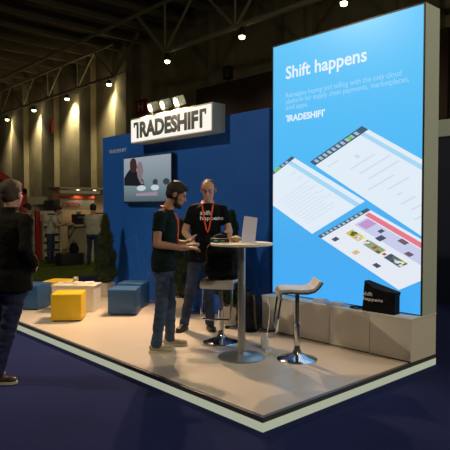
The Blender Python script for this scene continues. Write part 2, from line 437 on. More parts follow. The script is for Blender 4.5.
# ================================================================== BENCH CABINETS and VIDEO WALL
bx = [0.0, .46, .97, 1.48, 1.99]
labs = ['white low cabinet under the big screen, nearest to the stage corner at the right', 'white low cabinet under the black folded bag on the bench',
        'white low cabinet behind the right bar stool', 'white low cabinet farthest from the right end, beside the backpack']
for i in range(4):
    y0, y1 = bx[i], bx[i+1]; oo = (2.3, (y0+y1)/2, H)
    t = thing('bench_cabinet', labs[i], 'cabinet', oo, group='white cabinets of the low bench')
    B(oo).box((2.062, y0+.002, H), (XE, y1-.002, .522)).build('body', M['white'], t, smooth=False)
    B(oo).box((2.05, y0+.004, H+.012), (2.062, y1-.004, .522), .002).build('door', M['white'], t, smooth=False)
    B(oo).box((2.058, y0+.01, H), (2.064, y1-.01, H+.012)).build('plinth', M['trimdark'], t, smooth=False)
tag(B((2.3, 1, .522)).box((2.045, -.003, .522), (XE, 1.99, .542), .002).build('worktop', M['white'], smooth=False), 'long white worktop lying over the low cabinets under the big screen', 'worktop')

t = thing('video_wall', 'huge bright blue display wall with white lettering standing on the white bench', 'display', (2.4, 1.01, .542))
o = Vector((2.4, 1.01, .542)); ZT = 3.61
B(o).box((XS+.004, 0, .542), (XE, 2.02, ZT), .003).build('cabinet', M['slab'], t, smooth=False)
for a, c in (((XS-.004, 0, .542), (XS+.006, .016, ZT)), ((XS-.004, 2.004, .542), (XS+.006, 2.02, ZT)),
             ((XS-.004, .016, ZT-.016), (XS+.006, 2.004, ZT)), ((XS-.004, .016, .542), (XS+.006, 2.004, .552))):
    B(o).box(a, c).build('bezel', M['trimdark'], t, smooth=False)
B(o).box((XS-.001, .016, .552), (XS+.003, 2.004, ZT-.016)).build('screen', scr_mat('display_blue', (0, 3.05),
    ((0, srgb(66, 172, 248)), (.2, srgb(72, 172, 240)), (.55, srgb(80, 186, 246)), (1, srgb(92, 196, 248)))), t, smooth=False)
eW = emat('display_white', srgb(225, 238, 250), 1); eP = emat('display_pale', srgb(150, 208, 245), 1)
XF = XS-.0015
text_mesh('Shift happens', 'headline', eW, t, facing_west(XF-o.x, 1.797-o.y, 3.12-o.z), 1.14, .20, .017, .001)
for s, w, z in (('Reimagine buying and selling with the only cloud', 1.545, 2.935), ('platform for supply chain payments, marketplaces,', 1.63, 2.862), ('and apps.', .345, 2.788)):
    text_mesh(s, 'body_text', eP, t, facing_west(XF-o.x, 1.795-o.y, z-.01-o.z), w, .078, .004, .001)
brand(t, o, XF, 1.795, 2.652, .59, .080, eW, .03, .001)
# tilted software windows on the screen
def aff(O, U, V): return lambda u, v: (O[0]+U[0]*u+V[0]*v, O[1]+U[1]*u+V[1]*v)
YMIN, YMAX = .017, 2.003
def clip(pts):
    def half(ps, f, k):
        out = []
        for a, c in zip(ps, ps[1:]+ps[:1]):
            fa, fc = f(a), f(c)
            if fa >= 0: out.append(a)
            if (fa >= 0) != (fc >= 0):
                s = fa/(fa-fc); out.append((a[0]+(c[0]-a[0])*s, a[1]+(c[1]-a[1])*s))
        return out
    pts = half(pts, lambda p: p[0]-YMIN, 0)
    return half(pts, lambda p: YMAX-p[0], 0) if pts else []
def R(f, u0, v0, u1, v1): return clip([f(u0, v0), f(u1, v0), f(u1, v1), f(u0, v1)])
def rects(name, f, items, col, lvl, parent):
    m = emat(name, srgb(*col), 1)
    for it in items:
        p = R(f, *it)
        if len(p) > 2:
            b = B(o); flat(b, p, XF-lvl, .0004); b.build(name, m, parent, smooth=False)
def window(f, name='software_window', ui=None, tint=(222, 234, 246)):
    b = B(o); flat(b, R(f, 0, 0, 1, 1), XF, .001)
    w = b.build(name, emat(name, srgb(*tint), 1), t, smooth=False)
    rects('toolbar', f, [(0, 0, .045, 1)], (60, 90, 120), .001, w)
    rects('toolbar_icon', f, [(.008, .06+.085*i, .036, .11+.085*i) for i in range(10)], (165, 188, 205), .0015, w)
    return w
random.seed(5)
# A: upper right ; u = down-right along the long side, v = up along the left side
fA = aff((1.419, 2.147), (-1.78, -1.03), (-.708, .342))
w = window(fA)
rects('highlight', fA, [(.045, .86, 1, .93)], (165, 212, 242), .001, w)
rects('text_line', fA, [(.14, .50, .17, .56), (.1, .1, .11, .3)]+[(.2+.06*i, .15+random.random()*.2, .21+.06*i, .15+random.random()*.5+.2) for i in range(9)], (206, 219, 236), .001, w)
rects('status_dot', fA, [(.01, .70, .034, .76)], (110, 200, 70), .002, w)
# B: left
fB = aff((2.41, 1.857), (-1.03, -.55), (-.714, .376))
w = window(fB)
rects('highlight', fB, [(.05, .84, 1, .92)], (165, 212, 242), .001, w)
rects('text_line', fB, [(.4+.045*i, .12+.0*i, .408+.045*i, .62+.1*random.random()) for i in range(11)]+[(.2+.1*i, .66, .21+.1*i, .8) for i in range(6)], (206, 219, 236), .001, w)
rects('status_dot', fB, [(.0, .60, .04, .70)], (110, 200, 70), .002, w)
# C: lower right, product page
fC = aff((1.295, 1.285), (-1.041, -.511), (-.654, .325))
w = window(fC, tint=(226, 232, 242))
rects('pink_banner', fC, [(.06, .86, 1, .95)], (226, 120, 140), .001, w)
rects('hero_picture', fC, [(.10, .60, .9, .84)], (196, 202, 232), .001, w)
rects('product_photo', fC, [(.14, .36, .30, .50)], (200, 190, 90), .001, w)
rects('product_photo', fC, [(.36, .36, .54, .50)], (140, 160, 120), .001, w)
rects('product_photo', fC, [(.60, .36, .78, .50)], (90, 105, 120), .001, w)
rects('product_photo', fC, [(.84, .62, .93, .80)], (140, 205, 90), .002, w)
rects('product_photo', fC, [(.12, .10, .17, .20), (.62, .12, .68, .20), (.36, .58, .42, .70), (.30, .72, .34, .8)], (70, 80, 105), .002, w)
rects('product_photo', fC, [(.38, .10, .43, .2)], (215, 180, 140), .002, w)
rects('product_photo', fC, [(.12, .64, .22, .84)], (190, 150, 205), .002, w)
rects('product_photo', fC, [(.5, .76, .58, .84), (.66, .62, .72, .70), (.78, .72, .83, .8)], (110, 90, 110), .002, w)
tiles = []
for k2, c in enumerate(((235, 225, 120), (170, 80, 70), (70, 100, 60), (60, 80, 110), (210, 215, 225))):
    rects('product_photo', fC, [(u, v, u+.03, v+.05) for u, v in [(.15+random.random()*.6, .37+random.random()*.08) for _ in range(7)]], c, .003+.0003*k2, w)

# things lying on the bench
t = thing('folded_bag', 'black cloth bag with small white print standing on the white bench before the screen', 'bag', (2.14, .40, .542))
b = B(); N = 14
b.rings([[Vector(((-.05+.02*math.sin(z*9)) if s < 0 else .05*(1-z*.9)+.01, y, z*(1+.0*y))) for s, y in ((-1, -.19-.03*z), (-1, -.06-.02*math.sin(z*7)), (-1, .07), (-1, .19-.02*z), (1, .19-.02*z), (1, 0), (1, -.19-.03*z))] for z in (0, .06, .12, .18, .235)])
for v in b.bm.verts:
    if v.co.z > .2: v.co.z += (.075 if v.co.y > .1 else (.01 if v.co.y > 0 else -.015)); v.co.x += .02
    if v.co.y > .1: v.co.y -= .01
b.build('bag_body', M['cloth'], t)
text_mesh('shift', 'print', M['white_text'], t, facing_west(-.066, .155, .165), .11, .04, .02, .002)
text_mesh('happens', 'print', M['white_text'], t, facing_west(-.064, .155, .105), .23, .045, .02, .002)
B().tube([(-.02, .17, .02), (-.04, .26, .008), (-.03, .34, .009), (.0, .35, .012), (0, .25, .02), (.02, .17, .03)], .012, 8, flat=(1, .6)).build('strap', M['cloth'], t)
for y, wd, dp, hh, l in ((.93, .20, .13, .022, 'pale box lying on the white bench right of the bar stool seat'), (1.16, .15, .12, .03, 'small pale box lying on the bench just behind the bar stool seat')):
    t = thing('small_box', l, 'box', (2.15, y, .542), .1)
    B().box((-dp/2, -wd/2, 0), (dp/2, wd/2, hh), .003).build('tray', M['lilac'], t)
    B().box((-dp/2+.01, -wd/2+.01, hh-.0005), (dp/2-.01, wd/2-.01, hh+.012), .003).build('lid', M['whiteplastic'], t)
t = thing('brochure', 'flat brochures lying at the right end of the white bench', 'brochure', (2.13, .10, .542), .05)
B().box((-.06, -.085, 0), (.06, .085, .004)).build('cover', M['paper'], t)
B().box((-.03, -.06, .004), (.03, .06, .005)).build('printed_picture', M['lilac'], t)
t = thing('brochure', 'flat brochure at the far left end of the white bench', 'brochure', (2.13, 1.78, .542), -.1)
B().box((-.06, -.1, 0), (.06, .1, .004)).build('cover', M['paper'], t); B().box((-.03, -.06, .004), (.03, .06, .005)).build('printed_picture', M['lilac'], t)

# ================================================================== FURNITURE
def pouf(m, label, loc, rz, group):
    t = thing('cube_stool', label, 'stool', loc, rz, group)
    b = B(); b.box((-.198, -.198, .015), (.198, .198, .365), .02); b.build('cover', m, t)
    for z in (.345, .035):
        b = B(); b.tube([(sx*.197, sy*.197, z) for sx, sy in ((-1, -1), (1, -1), (1, 1), (-1, 1))], .0035, 6, closed=True)
        b.build('piping', m, t)
    B().box((-.17, -.17, 0), (.17, .17, .02)).build('base', M['black'], t, smooth=False)
    return t
G = 'cube stools around the white table'
def ctr(l, r, depth=.198):
    l, r = Vector((*l, 0)), Vector((*r, 0)); d = (r-l).normalized(); n = Vector((-d.y, d.x, 0))
    if n.x+n.y < 0: n = -n
    c = (l+r)/2 + n*depth; return (c.x, c.y, H), math.atan2(d.y, d.x)
c, a = ctr((.317, 4.184), (.579, 3.861)); pouf(M['yellow'], 'yellow cube stool standing in front of the white table', (c[0]-.02, c[1]+.03, c[2]), math.radians(-37), G)
c, a = ctr((1.079, 4.036), (1.347, 3.745)); pouf(M['bluep'], 'blue cube stool right of the white table, nearest to the standing men', c, math.radians(-43), G)
c, a = ctr((.284, 5.36), (.524, 5.038)); pouf(M['bluep'], 'blue cube stool at the left, behind the man in the dark suit', c, a, G)
pouf(M['yellow'], 'yellow cube stool mostly hidden behind the white table', (1.04, 5.40, H), -.9, G)
pouf(M['bluep'], 'blue cube stool behind the other blue one, beside the blue wall', (1.78, 4.45, H), -.87, G)
# white table
c, a = ctr((.62, 4.80), (1.053, 4.353), .18)
t = thing('coffee_table', 'low white box table with papers lying on it between the cube stools', 'table', c, a)
B().box((-.305, -.175, 0), (.305, .175, .36), .004).build('body', M['white'], t)
B().box((-.315, -.185, .36), (.315, .185, .385), .004).build('tabletop', M['white'], t)
cz = H+.385
cr = Vector(c)
for i, (dx, dy, rz, l) in enumerate(((.0, -.07, .4, 'white leaflet with picture on the low white table, middle of the spread'), (-.19, .06, -.5, 'white leaflet at the left of the spread on the low white table'),
                         (.22, -.04, 1.3, 'white leaflet at the right end of the spread on the low white table'))):
    p = Matrix.Rotation(a, 3, 'Z') @ Vector((dx, dy, 0)) + Vector((c[0], c[1], cz))
    t = thing('leaflet', l, 'leaflet', p, rz, 'leaflets on the low white table')
    b = B(); b.rings([[Vector((x, -.07, z)), Vector((x, .07, z)), Vector((x, .07, z+.002)), Vector((x, -.07, z+.002))] for x, z in ((-.1, 0), (-.05, .008), (0, .0), (.05, .012), (.1, .03))])
    b.build('sheets', M['paper'], t); B().box((-.02, -.04, .011), (.03, .04, .0135)).build('printed_picture', M['tan'], t)
t = thing('paper_cup', 'small white paper cup on the low white table', 'cup', (c[0]+.05, c[1]+.12, cz))
B().lathe([(.025, 0), (.034, .08), (.037, .083), (.034, .078), (.024, .004)]).build('cup_body', M['whiteplastic'], t)
B().lathe([(.036, .035), (.0, .0351)][:1]*1+[(.036, .055)]).build('band', M['tan'], t)

# bar table
TX, TY = .99, 1.25
t = thing('bar_table', 'round high bar table on a silver column before the two men', 'table', (TX, TY, H))
B().lathe([(.235, 0), (.238, .006), (.225, .016), (.12, .032), (.06, .045), (.042, .06)]).build('base', M['brushed'], t)
B().lathe([(.038, .05), (.038, 1.12)]).build('column', M['brushed'], t)
B().lathe([(.04, 1.10), (.11, 1.118), (.11, 1.126)]).build('mounting_plate', M['brushed'], t)
B().lathe([(.30, 1.125), (.31, 1.13), (.31, 1.146), (.305, 1.15), (.0, 1.15)], n=56).build('tabletop', M['white'], t)
TT = H+1.15
t = thing('display_card', 'pale lilac upright display card standing tilted on the bar table', 'card', (TX+.07, TY-.04, TT), math.radians(-132))
b = B(); b.poly([(-.0, -.085, 0), (0, .055, .0), (.06-.12, .085, .245), (.06-.12, -.05, .265)], th=.008); b.build('panel', M['lilac'], t, smooth=False)
B().rbox((-.06, -.0, .045), (.006, .10, .1), ry=.55).build('strut', M['lilac'], t, smooth=False)
t = thing('woven_bowl', 'tan rounded bowl on the bar table, left of the lilac card', 'bowl', (TX-.0, TY+.085, TT))
B().lathe([(.028, 0), (.048, .02), (.056, .045), (.052, .05), (.045, .045), (.0, .04)]).build('bowl_body', M['tan'], t)
B().ell((0, 0, .045), (.045, .045, .022)).build('filling', M['paper'], t)
tag(B((TX+.03, TY+.21, TT)).rbox((TX+.035, TY+.21, TT+.05), (.006, .05, .1), math.radians(48)).build('place_card', M['tan'], smooth=False), 'small beige card standing behind the tan bowl', 'card')
for i, (dx, dy, l, m2) in enumerate(((-.14, .155, 'black gadget box with cyan marks, at the left edge of the bar table', 'cyan'), )):
    t = thing('gadget_box', l, 'box', (TX+dx, TY+dy, TT), math.radians(-44))
    B().box((-.085, -.045, 0), (.085, .045, .042), .006).build('casing', M['black'], t)
    B().box((-.07, -.0465, .012), (-.025, -.045, .03)).build('cyan_mark', M['cyan'], t, smooth=False)
    B().box((.0, -.0465, .016), (.04, -.045, .026)).build('cyan_mark', M['cyan'], t, smooth=False)
for dx, dy, rz, l in ((-.17, .06, .5, 'sheet of paper hanging over the left rim of the bar table'), (.12, -.17, .2, 'sheet of paper at the right rim of the bar table'), (-.02, -.12, 1.0, 'sheet of paper at the near rim of the bar table')):
    tag(B((TX+dx, TY+dy, TT)).rbox((TX+dx, TY+dy, TT+.002), (.17, .12, .004), rz).build('paper_sheet', M['tan'] if dx < -.1 else M['paper'], smooth=False), l, 'paper', 'papers on the bar table')

# bar stools (local +x = front)
def bar_stool(label, loc, rz):
    t = thing('bar_stool', label, 'bar stool', loc, rz, 'white bar stools by the bar table')
    B().lathe([(.2, 0), (.202, .006), (.19, .014), (.12, .032), (.055, .06), (.034, .10), (.03, .14)]).build('base', M['chrome'], t)
    B().lathe([(.03, .13), (.03, .36), (.026, .365)]).build('outer_column', M['chrome'], t)
    B().lathe([(.02, .36), (.02, .66)]).build('gas_lift', M['seatdark'], t)
    prof = [(.17, .615), (.188, .65), (.175, .685), (.10, .690), (0, .684), (-.08, .684), (-.14, .70), (-.18, .735), (-.215, .785)]
    w = .185
    def shell(off, th, ww):
        up = []; dn = []
        for i, (x, z) in enumerate(prof):
            p0 = prof[max(i-1, 0)]; p1 = prof[min(i+1, len(prof)-1)]
            tx, tz = p1[0]-p0[0], p1[1]-p0[1]; L = math.hypot(tx, tz); nx, nz = tz/L, -tx/L
            if i > 1 and nz < 0: nx, nz = -nx, -nz
            if i <= 1: nx, nz = abs(nx), abs(nz)*0+.2
            up.append((x+nx*(off+th), z+nz*(off+th))); dn.append((x+nx*off, z+nz*off))
        b = B(); b.rings([[Vector((u[0], -ww, u[1])), Vector((u[0], ww, u[1])), Vector((d[0], ww, d[1])), Vector((d[0], -ww, d[1]))] for u, d in zip(up, dn)])
        return b
    s = shell(0, .028, w); bmesh.ops.bevel(s.bm, geom=s.bm.edges[:], offset=.006, segments=2, affect='EDGES'); s.build('seat', M['leather'], t)
    shell(-.014, .014, w+.004).build('seat_shell', M['seatdark'], t)
    B().rbox((0, 0, .664), (.16, .16, .014), bev=.003).build('mounting_plate', M['seatdark'], t)
    # footrest loop
    b = B(); b.tube([(.175, .165, .63), (.195, .165, .5), (.215, .165, .33), (.222, .15, .30), (.225, 0, .295), (.222, -.15, .30), (.215, -.165, .33), (.195, -.165, .5), (.175, -.165, .63)], .011, 10)
    b.build('footrest', M['chrome'], t)
    return t
s1 = bar_stool('white bar stool on a chrome foot beside the white bench, empty', (1.349, .83, H), math.radians(137.8))
s2 = copy_tree(s1); s2.location = (1.25, 1.85, H); s2.rotation_euler.z = math.radians(-146)
s2['label'] = 'white bar stool behind the silver table column, with a black bag on its seat'

# backpack on the stool
t = thing('backpack', 'bulky black bag lying on the seat of the bar stool before the man in black', 'bag', (1.22, 1.79, H+.722), math.radians(-137))
b = B()
b.loft([((0, .0, .005), .17, .11), ((0, .0, .05), .20, .14), ((0, .01, .18), .195, .14), ((0, .01, .34), .18, .12), ((0, .0, .44), .13, .08), ((0, 0, .48), .07, .05)])
remesh(b, 'bag_body', M['cloth'], t, .012, 6, .018, 9)
b = B(); b.loft([((.125, 0, .05), .13, .03), ((.135, 0, .10), .135, .035), ((.13, 0, .2), .125, .03), ((.115, 0, .24), .1, .02)]); remesh(b, 'front_pocket', M['cloth'], t, .01, 3, .005, 12)
B().tube([(.0, .04, .43), (0, .045, .49), (0, 0, .505), (0, -.045, .49), (0, -.04, .43)], .009, 8).build('handle', M['cloth'], t)

# backpack on the floor
t = thing('backpack', 'black backpack standing on the stage floor against the left end of the bench', 'bag', (1.86, 2.04, H+.008), math.radians(-140))
b = B()
b.loft([((0, 0, .0), .12, .08), ((0, 0, .04), .145, .10), ((0, 0, .2), .15, .105), ((0, 0, .36), .135, .09), ((0, 0, .44), .10, .065), ((0, 0, .47), .05, .03)])
remesh(b, 'bag_body', M['cloth'], t, .01, 5, .012, 9)
b = B(); b.loft([((.09, 0, .04), .10, .03), ((.10, 0, .10), .11, .035), ((.09, 0, .24), .1, .03), ((.08, 0, .28), .07, .02)]); remesh(b, 'front_pocket', M['cloth'], t, .008, 3, .004, 12)
B().tube([(0, .03, .46), (0, .035, .50), (0, -.035, .50), (0, -.03, .46)], .008, 8).build('handle', M['cloth'], t)
for s in (-1, 1):
    B().tube([(.06, s*.07, .44), (.12, s*.085, .38), (.135, s*.09, .25), (.12, s*.1, .10), (.09, s*.11, .04)], .012, 8, flat=(1.2, .5)).build('strap', mat('dark_brown_strap', (.05, .03, .02), .7), t)

# power bits
t = thing('power_adapter', 'white power adapter standing on the stage beside the table foot', 'adapter', (1.44, 1.36, H), math.radians(-130))
B().box((-.03, -.04, 0), (.03, .04, .10), .006).build('casing', M['whiteplastic'], t)
B().box((-.018, -.025, .10), (.018, .025, .118), .004).build('plug', M['whiteplastic'], t)
t = thing('power_strip', 'white power strip lying on the stage in front of the adapter', 'power strip', (1.32, 1.19, H), math.radians(42))
B().box((-.11, -.028, 0), (.11, .028, .04), .006).build('casing', M['whiteplastic'], t)
for i in range(3):
    b = B(); b.lathe([(.018, 0), (.018, .004)], c=(-.07+i*.06, 0, .038), n=20); b.build('socket', M['slab'], t)
tag(B((1.8, 1.9, H)).tube([(2.035, 1.88, .549), (2.02, 1.87, .50), (1.98, 1.80, .44), (1.93, 1.75, .34), (1.80, 1.66, .17), (1.60, 1.5, H+.006), (1.46, 1.40, H+.006), (1.43, 1.28, H+.006), (1.36, 1.22, H+.02)], .005, 8).build('cable', M['whiteplastic']), 'thin white cable hanging from the bench end down to the power adapter', 'cable')
t = thing('power_plug', 'black plug and cable lying on the stage behind the table column', 'plug', (1.80, 2.33, H), .3)
B().box((-.05, -.02, 0), (.0, .02, .03), .006).build('plug_body', M['black'], t)
B().tube([(0, 0, .012), (.08, .0, .006), (.14, -.05, .006), (.15, -.16, .006)], .006, 8).build('cord', M['black'], t)

# cypresses
def cypress(label, loc, hgt, rad, seed, rz=0, potm=None):
    rnd = random.Random(seed)
    t = thing('potted_cypress', label, 'plant', loc, rz, 'potted conifers along the blue wall')
    b = B(); b.rings([[Vector((sx*r, sy*r, z)) for sx, sy in ((-1, -1), (1, -1), (1, 1), (-1, 1))] for r, z in ((.075, 0), (.115, .22), (.118, .235), (.105, .235), (.10, .20))])
    b.build('pot', M['pot'], t, smooth=False)
    B().lathe([(.02, .19), (.016, .4), (.01, hgt*.8)], n=10).build('trunk', M['bark'], t)
    b = B()
    prof = lambda h: rad*(1.0-h)**.75*(1-.55*max(0, .12-h)/.12)
    for i in range(3400):
        h = rnd.random()**1.25; z = .25+h*(hgt-.25); r = prof(h)*(.35+.7*math.sqrt(rnd.random()))*(1+.18*math.sin(z*21+rnd.random()))
        a = rnd.random()*2*PI; p = Vector((r*math.cos(a), r*math.sin(a), z))
        d = Vector((math.cos(a)*.6, math.sin(a)*.6, 1.0+rnd.random()*.5)).normalized(); L = .045+rnd.random()*.04; wv = d.cross(Vector((rnd.random()-.5, rnd.random()-.5, rnd.random()-.5))).normalized()*.009
        q = p + d*L
        v = [b.bm.verts.new(x) for x in (p-wv, p+wv, q+wv*.2, q-wv*.2)]; b.bm.faces.new(v)
    b.build('foliage', M['leaf'], t, smooth=False)
    return t
cypress('potted conifer at the left end of the blue wall, behind the cube stools', (1.92, 5.52, H), 1.35, .20, 1, .4)
cypress('potted conifer between the two standing men, in a white pot', (1.96, 3.46, H), 1.30, .22, 2, .3)
cypress('potted conifer behind the silver table column', (2.02, 2.50, H), 1.42, .20, 3, .5)

# ================================================================== PEOPLE
def V(*a): return Vector(a)
def add_hand(b, w, d, n, s, curl=.5, k=1.0, spread=.08, fr=.0085):
    """w wrist, d to the fingertips, n palm facing, s thumb side; palm, four fingers, thumb"""
    d = d.normalized(); s = (s - d*s.dot(d)).normalized(); n2 = d.cross(s).normalized()
    n = n2 if n2.dot(n) > 0 else -n2
    lens = (.040, .046, .043, .033); offs = (.030, .010, -.010, -.029)
    for i in range(4):
        kn = w + d*(.088-(.004*abs(i-1)))*k + s*offs[i]*k
        b.cap(w + s*offs[i]*.55*k + d*.008, kn, .0165*k, .0125*k)
        a = curl*(1+.12*i)*.7; p = kn; dd = d + s*spread*(1.5-i)
        for j, q in enumerate((1, .62, .5)):
            ang = a*(j+.55); dr = (dd.normalized()*math.cos(ang) + n*math.sin(ang)).normalized()
            e = p + dr*lens[i]*q*k; b.cap(p, e, (fr+.0012-.001*j)*k, (fr-.001*j)*k, 10, 3); p = e
    p0 = w + d*.018*k + s*.022*k; p1 = p0 + (d*.6+s*.65+n*.25).normalized()*.042*k
    p2 = p1 + (d*.9+s*.25+n*.3).normalized()*.034*k; p3 = p2 + (d+n*.35).normalized()*.026*k
    b.cap(p0, p1, .017*k, .0125*k); b.cap(p1, p2, .012*k, .0105*k); b.cap(p2, p3, .0105*k, .009*k)
    b.cap(w - d*.03, w + d*.03, .027*k, .024*k)

def person(name, label, loc, rz, J, S):
    t = thing(name, label, 'person', loc, rz)
    vx = S.get('vox', .0065); ws = S.get('wscale', 1.0); sk = S['skin']
    j = {k: Vector(v) for k, v in J.items()}
    pel, nk, hd = j['pelvis'], j['neck'], j['head']
    yaw, pit, rol = S.get('head_rot', (0, 0, 0))
    hm = Matrix.Translation(hd) @ Matrix.Rotation(yaw, 4, 'Z') @ Matrix.Rotation(pit, 4, 'Y') @ Matrix.Rotation(rol, 4, 'X') @ Matrix.Scale(S.get('hs', 1.07), 4)
    # ---------------- body
    b = B()
    tors = lambda f: pel.lerp(nk, f)
    sh_mid = (j['shr']+j['shl'])/2
    sw = (j['shl']-j['shr']).length/2
    y0 = math.atan2(*( (j['shl']-j['shr']).normalized().to_2d()*Vector((-1, 1)) ))  if False else 0
    secs = [(pel+V(0, 0, -.06), .15, .10), (pel+V(0, 0, .02), .165, .11), (tors(.3), .145, .10), (tors(.55), .155, .105), (tors(.78), .17, .11), (tors(.90), .13, .085), (tors(1.0), .06, .06)]
    b.loft([(c, w*ws, d*ws) for c, w, d in secs])
    b.cap(nk+V(0, 0, -.04), hd+hm.to_3x3()@V(-.02, 0, -.05), .062, .054)
    for c, r in (((-.012, 0, .030), (.097, .077, .088)), ((.028, 0, -.03), (.062, .063, .085)), ((.040, 0, -.078), (.045, .047, .034))): b.ell(c, r, hm)
    hp = lambda *a: hm @ Vector(a)
    b.cap(hp(.084, 0, .012), hp(.106, 0, -.026), .009, .013); b.cap(hp(.078, -.03, .024), hp(.078, .03, .024), .013, .013)
    b.ell((.085, 0, -.056), (.012, .024, .006), hm); b.ell((.084, 0, -.068), (.011, .020, .007), hm); b.ell((.074, 0, -.094), (.02, .022, .018), hm)
    for s in (-1, 1):
        b.ell((-.008, s*.080, -.008), (.019, .009, .032), hm); b.ell((.06, s*.04, -.02), (.02, .022, .02), hm)
    for s, sd in ((-1, 'r'), (1, 'l')):
        sh, el, wr = j['sh'+sd], j['el'+sd], j['wr'+sd]
        b.cap(nk+V(0, s*.02, -.0), sh+V(0, -s*.03, .015), .030, .030); b.cap(tors(.86)+V(0, s*.08, 0), sh, .06, .058); b.cap(sh, el, .052, .040); b.cap(el, el.lerp(wr, .35), .041, .040); b.cap(el.lerp(wr, .3), wr, .040, .027)
        hdv, npl, sth = S['hand_'+sd]
        add_hand(b, wr, Vector(hdv), Vector(npl), Vector(sth), S.get('curl_'+sd, .5), S.get('hk', 1.0))
        hp_, kn, an = j['hip'+sd], j['kn'+sd], j['an'+sd]
        b.cap(hp_, kn, .078, .052); b.cap(kn, an, .052, .036); fa = S['foot_'+sd]
        b.cap(an+V(0, 0, -.03), an+V(.13*math.cos(fa), .13*math.sin(fa), -.055), .034, .028)
    remesh(b, 'body', sk, t, vx, 5)
    vc = S.get('voxc', .010)
    # ---------------- top
    b = B(); top = S['top']; tw = S.get('tw', 1.0); td = S.get('td', 1.0)
    hem = S.get('hem', pel.z-.06)
    hc = V(pel.x, pel.y, hem)
    sec = [(hc, .185*tw, .130*td), (V(pel.x, pel.y, hem+.05), .190*tw, .133*td), (tors(.3), .178*tw, .128*td), (tors(.55), .182*tw, .132*td), (tors(.78), .188*tw, .130*td), (tors(.90), .150*tw, .105*td), (tors(.965), .095, .085), (tors(1.0)+V(0, 0, S.get('collar', -.005)), .070, .072)]
    sec = [s_ for i, s_ in enumerate(sec) if i < 2 or s_[0].z > hem+.09]
    b.loft(sec)
    for s, sd in ((-1, 'r'), (1, 'l')):
        sh, el, wr = j['sh'+sd], j['el'+sd], j['wr'+sd]
        b.cap(tors(.87)+V(0, s*.07, 0), sh, .068, .066); b.cap(nk+V(0, s*.045, -.035), sh+V(0, -s*.03, .018), .042, .052)
        L = S.get('sleeve', .62)
        if L <= 1: b.tube([sh+(sh-el)*.05, sh.lerp(el, L*.5), sh.lerp(el, L)], [.064, .062, .064], 16)
        else:
            b.cap(sh, el, .068, .060); b.tube([el, el.lerp(wr, .5), el.lerp(wr, .93)], [.060, .052, .045], 16); b.ell(el, (.06, .06, .06))
    tp = remesh(b, S.get('topname', 't_shirt'), top, t, vc, 3, S.get('wr', .010), 7)
    # ---------------- trousers
    b = B(); lw = S.get('lw', 1.0)
    b.loft([(pel+V(0, 0, -.14), .165*ws, .112*ws), (pel+V(0, 0, -.05), .178*ws, .125*ws), (pel+V(0, 0, .03), .168*ws, .118*ws), (pel+V(0, 0, .08), .16*ws, .11*ws)])
    for sd in 'rl':
        hp_, kn, an = j['hip'+sd], j['kn'+sd], j['an'+sd]
        b.cap(hp_, kn, .094*lw, .070*lw); b.tube([kn+(hp_-kn)*.06, kn, kn.lerp(an, .5), an+V(0, 0, -.035)], [.070*lw, .070*lw, .062*lw, .060*lw], 18)
        b.ell(kn, (.07*lw, .07*lw, .07*lw))
    remesh(b, S.get('botname', 'jeans'), S['bottom'], t, vc, 3, .011, 10)
    # ---------------- shoes
    for sd in 'rl':
        an = j['an'+sd]; fa = S['foot_'+sd]; mm = Matrix.Translation((an.x, an.y, an.z-.09)) @ Matrix.Rotation(fa, 4, 'Z')
        b = B()
        b.ell((-.03, 0, .052), (.048, .038, .042), mm); b.ell((.05, 0, .045), (.085, .042, .034), mm); b.ell((.13, 0, .038), (.062, .044, .028), mm)
        b.ell((0, 0, .080), (.045, .036, .035), mm)
        so = remesh(b, 'shoe', S['shoe'], t, .007 if vx < .01 else .012, 3)
        b = B(); prof = [(-.078, .022), (-.06, .036), (0, .036), (.06, .040), (.12, .046), (.17, .036), (.192, .014)]
        ring = [(x, w) for x, w in prof]+[(x, -w) for x, w in prof[::-1]]
        b.rings([[mm @ Vector((x, y, z)) for x, y in ring] for z in (0.0, .024)])
        b.build('sole', S.get('sole', M['sole']), so)
    # ---------------- hair
    if S.get('hair'):
        b = B()
        hs = S.get('hairstyle', 'full')
        if hs == 'full':
            b.ell((-.022, 0, .042), (.100, .085, .092), hm); b.ell((-.045, 0, -.005), (.065, .074, .07), hm); b.ell((.045, 0, .088), (.045, .06, .032), hm)
            b.ell((-.01, .072, .0), (.03, .012, .045), hm); b.ell((-.01, -.072, .0), (.03, .012, .045), hm)
        else:
            b.ell((-.020, 0, .033), (.084, .084, .088), hm); b.ell((-.05, 0, -.025), (.056, .072, .055), hm)
            b.ell((-.005, .070, .01), (.028, .012, .04), hm); b.ell((-.005, -.070, .01), (.028, .012, .04), hm)
        remesh(b, 'hair', S['hair'], t, .008 if vx < .01 else .013, 3, .003, 40)
        if S.get('beard'):
            b = B(); b.ell((.036, 0, -.082), (.054, .054, .040), hm); b.ell((.075, 0, -.094), (.026, .028, .026), hm)
            for s in (-1, 1): b.cap(hp(.01, s*.066, -.0), hp(.03, s*.056, -.07), .013, .018)
            b.cap(hp(.096, -.024, -.046), hp(.096, .024, -.046), .006, .006)
            remesh(b, 'beard', S['hair'], t, .007, 2)
    if S.get('face', True):
        for s in (-1, 1):
            b = B(); b.ell((.0815, s*.032, .003), (.008, .014, .005), hm, 12); b.build('eye', M['hair'], t)
            b = B(); b.cap(hp(.090, s*.014, .028), hp(.082, s*.048, .030), .005, .004, 8); b.build('eyebrow', M['hair'], t)
    return t, tp, hm

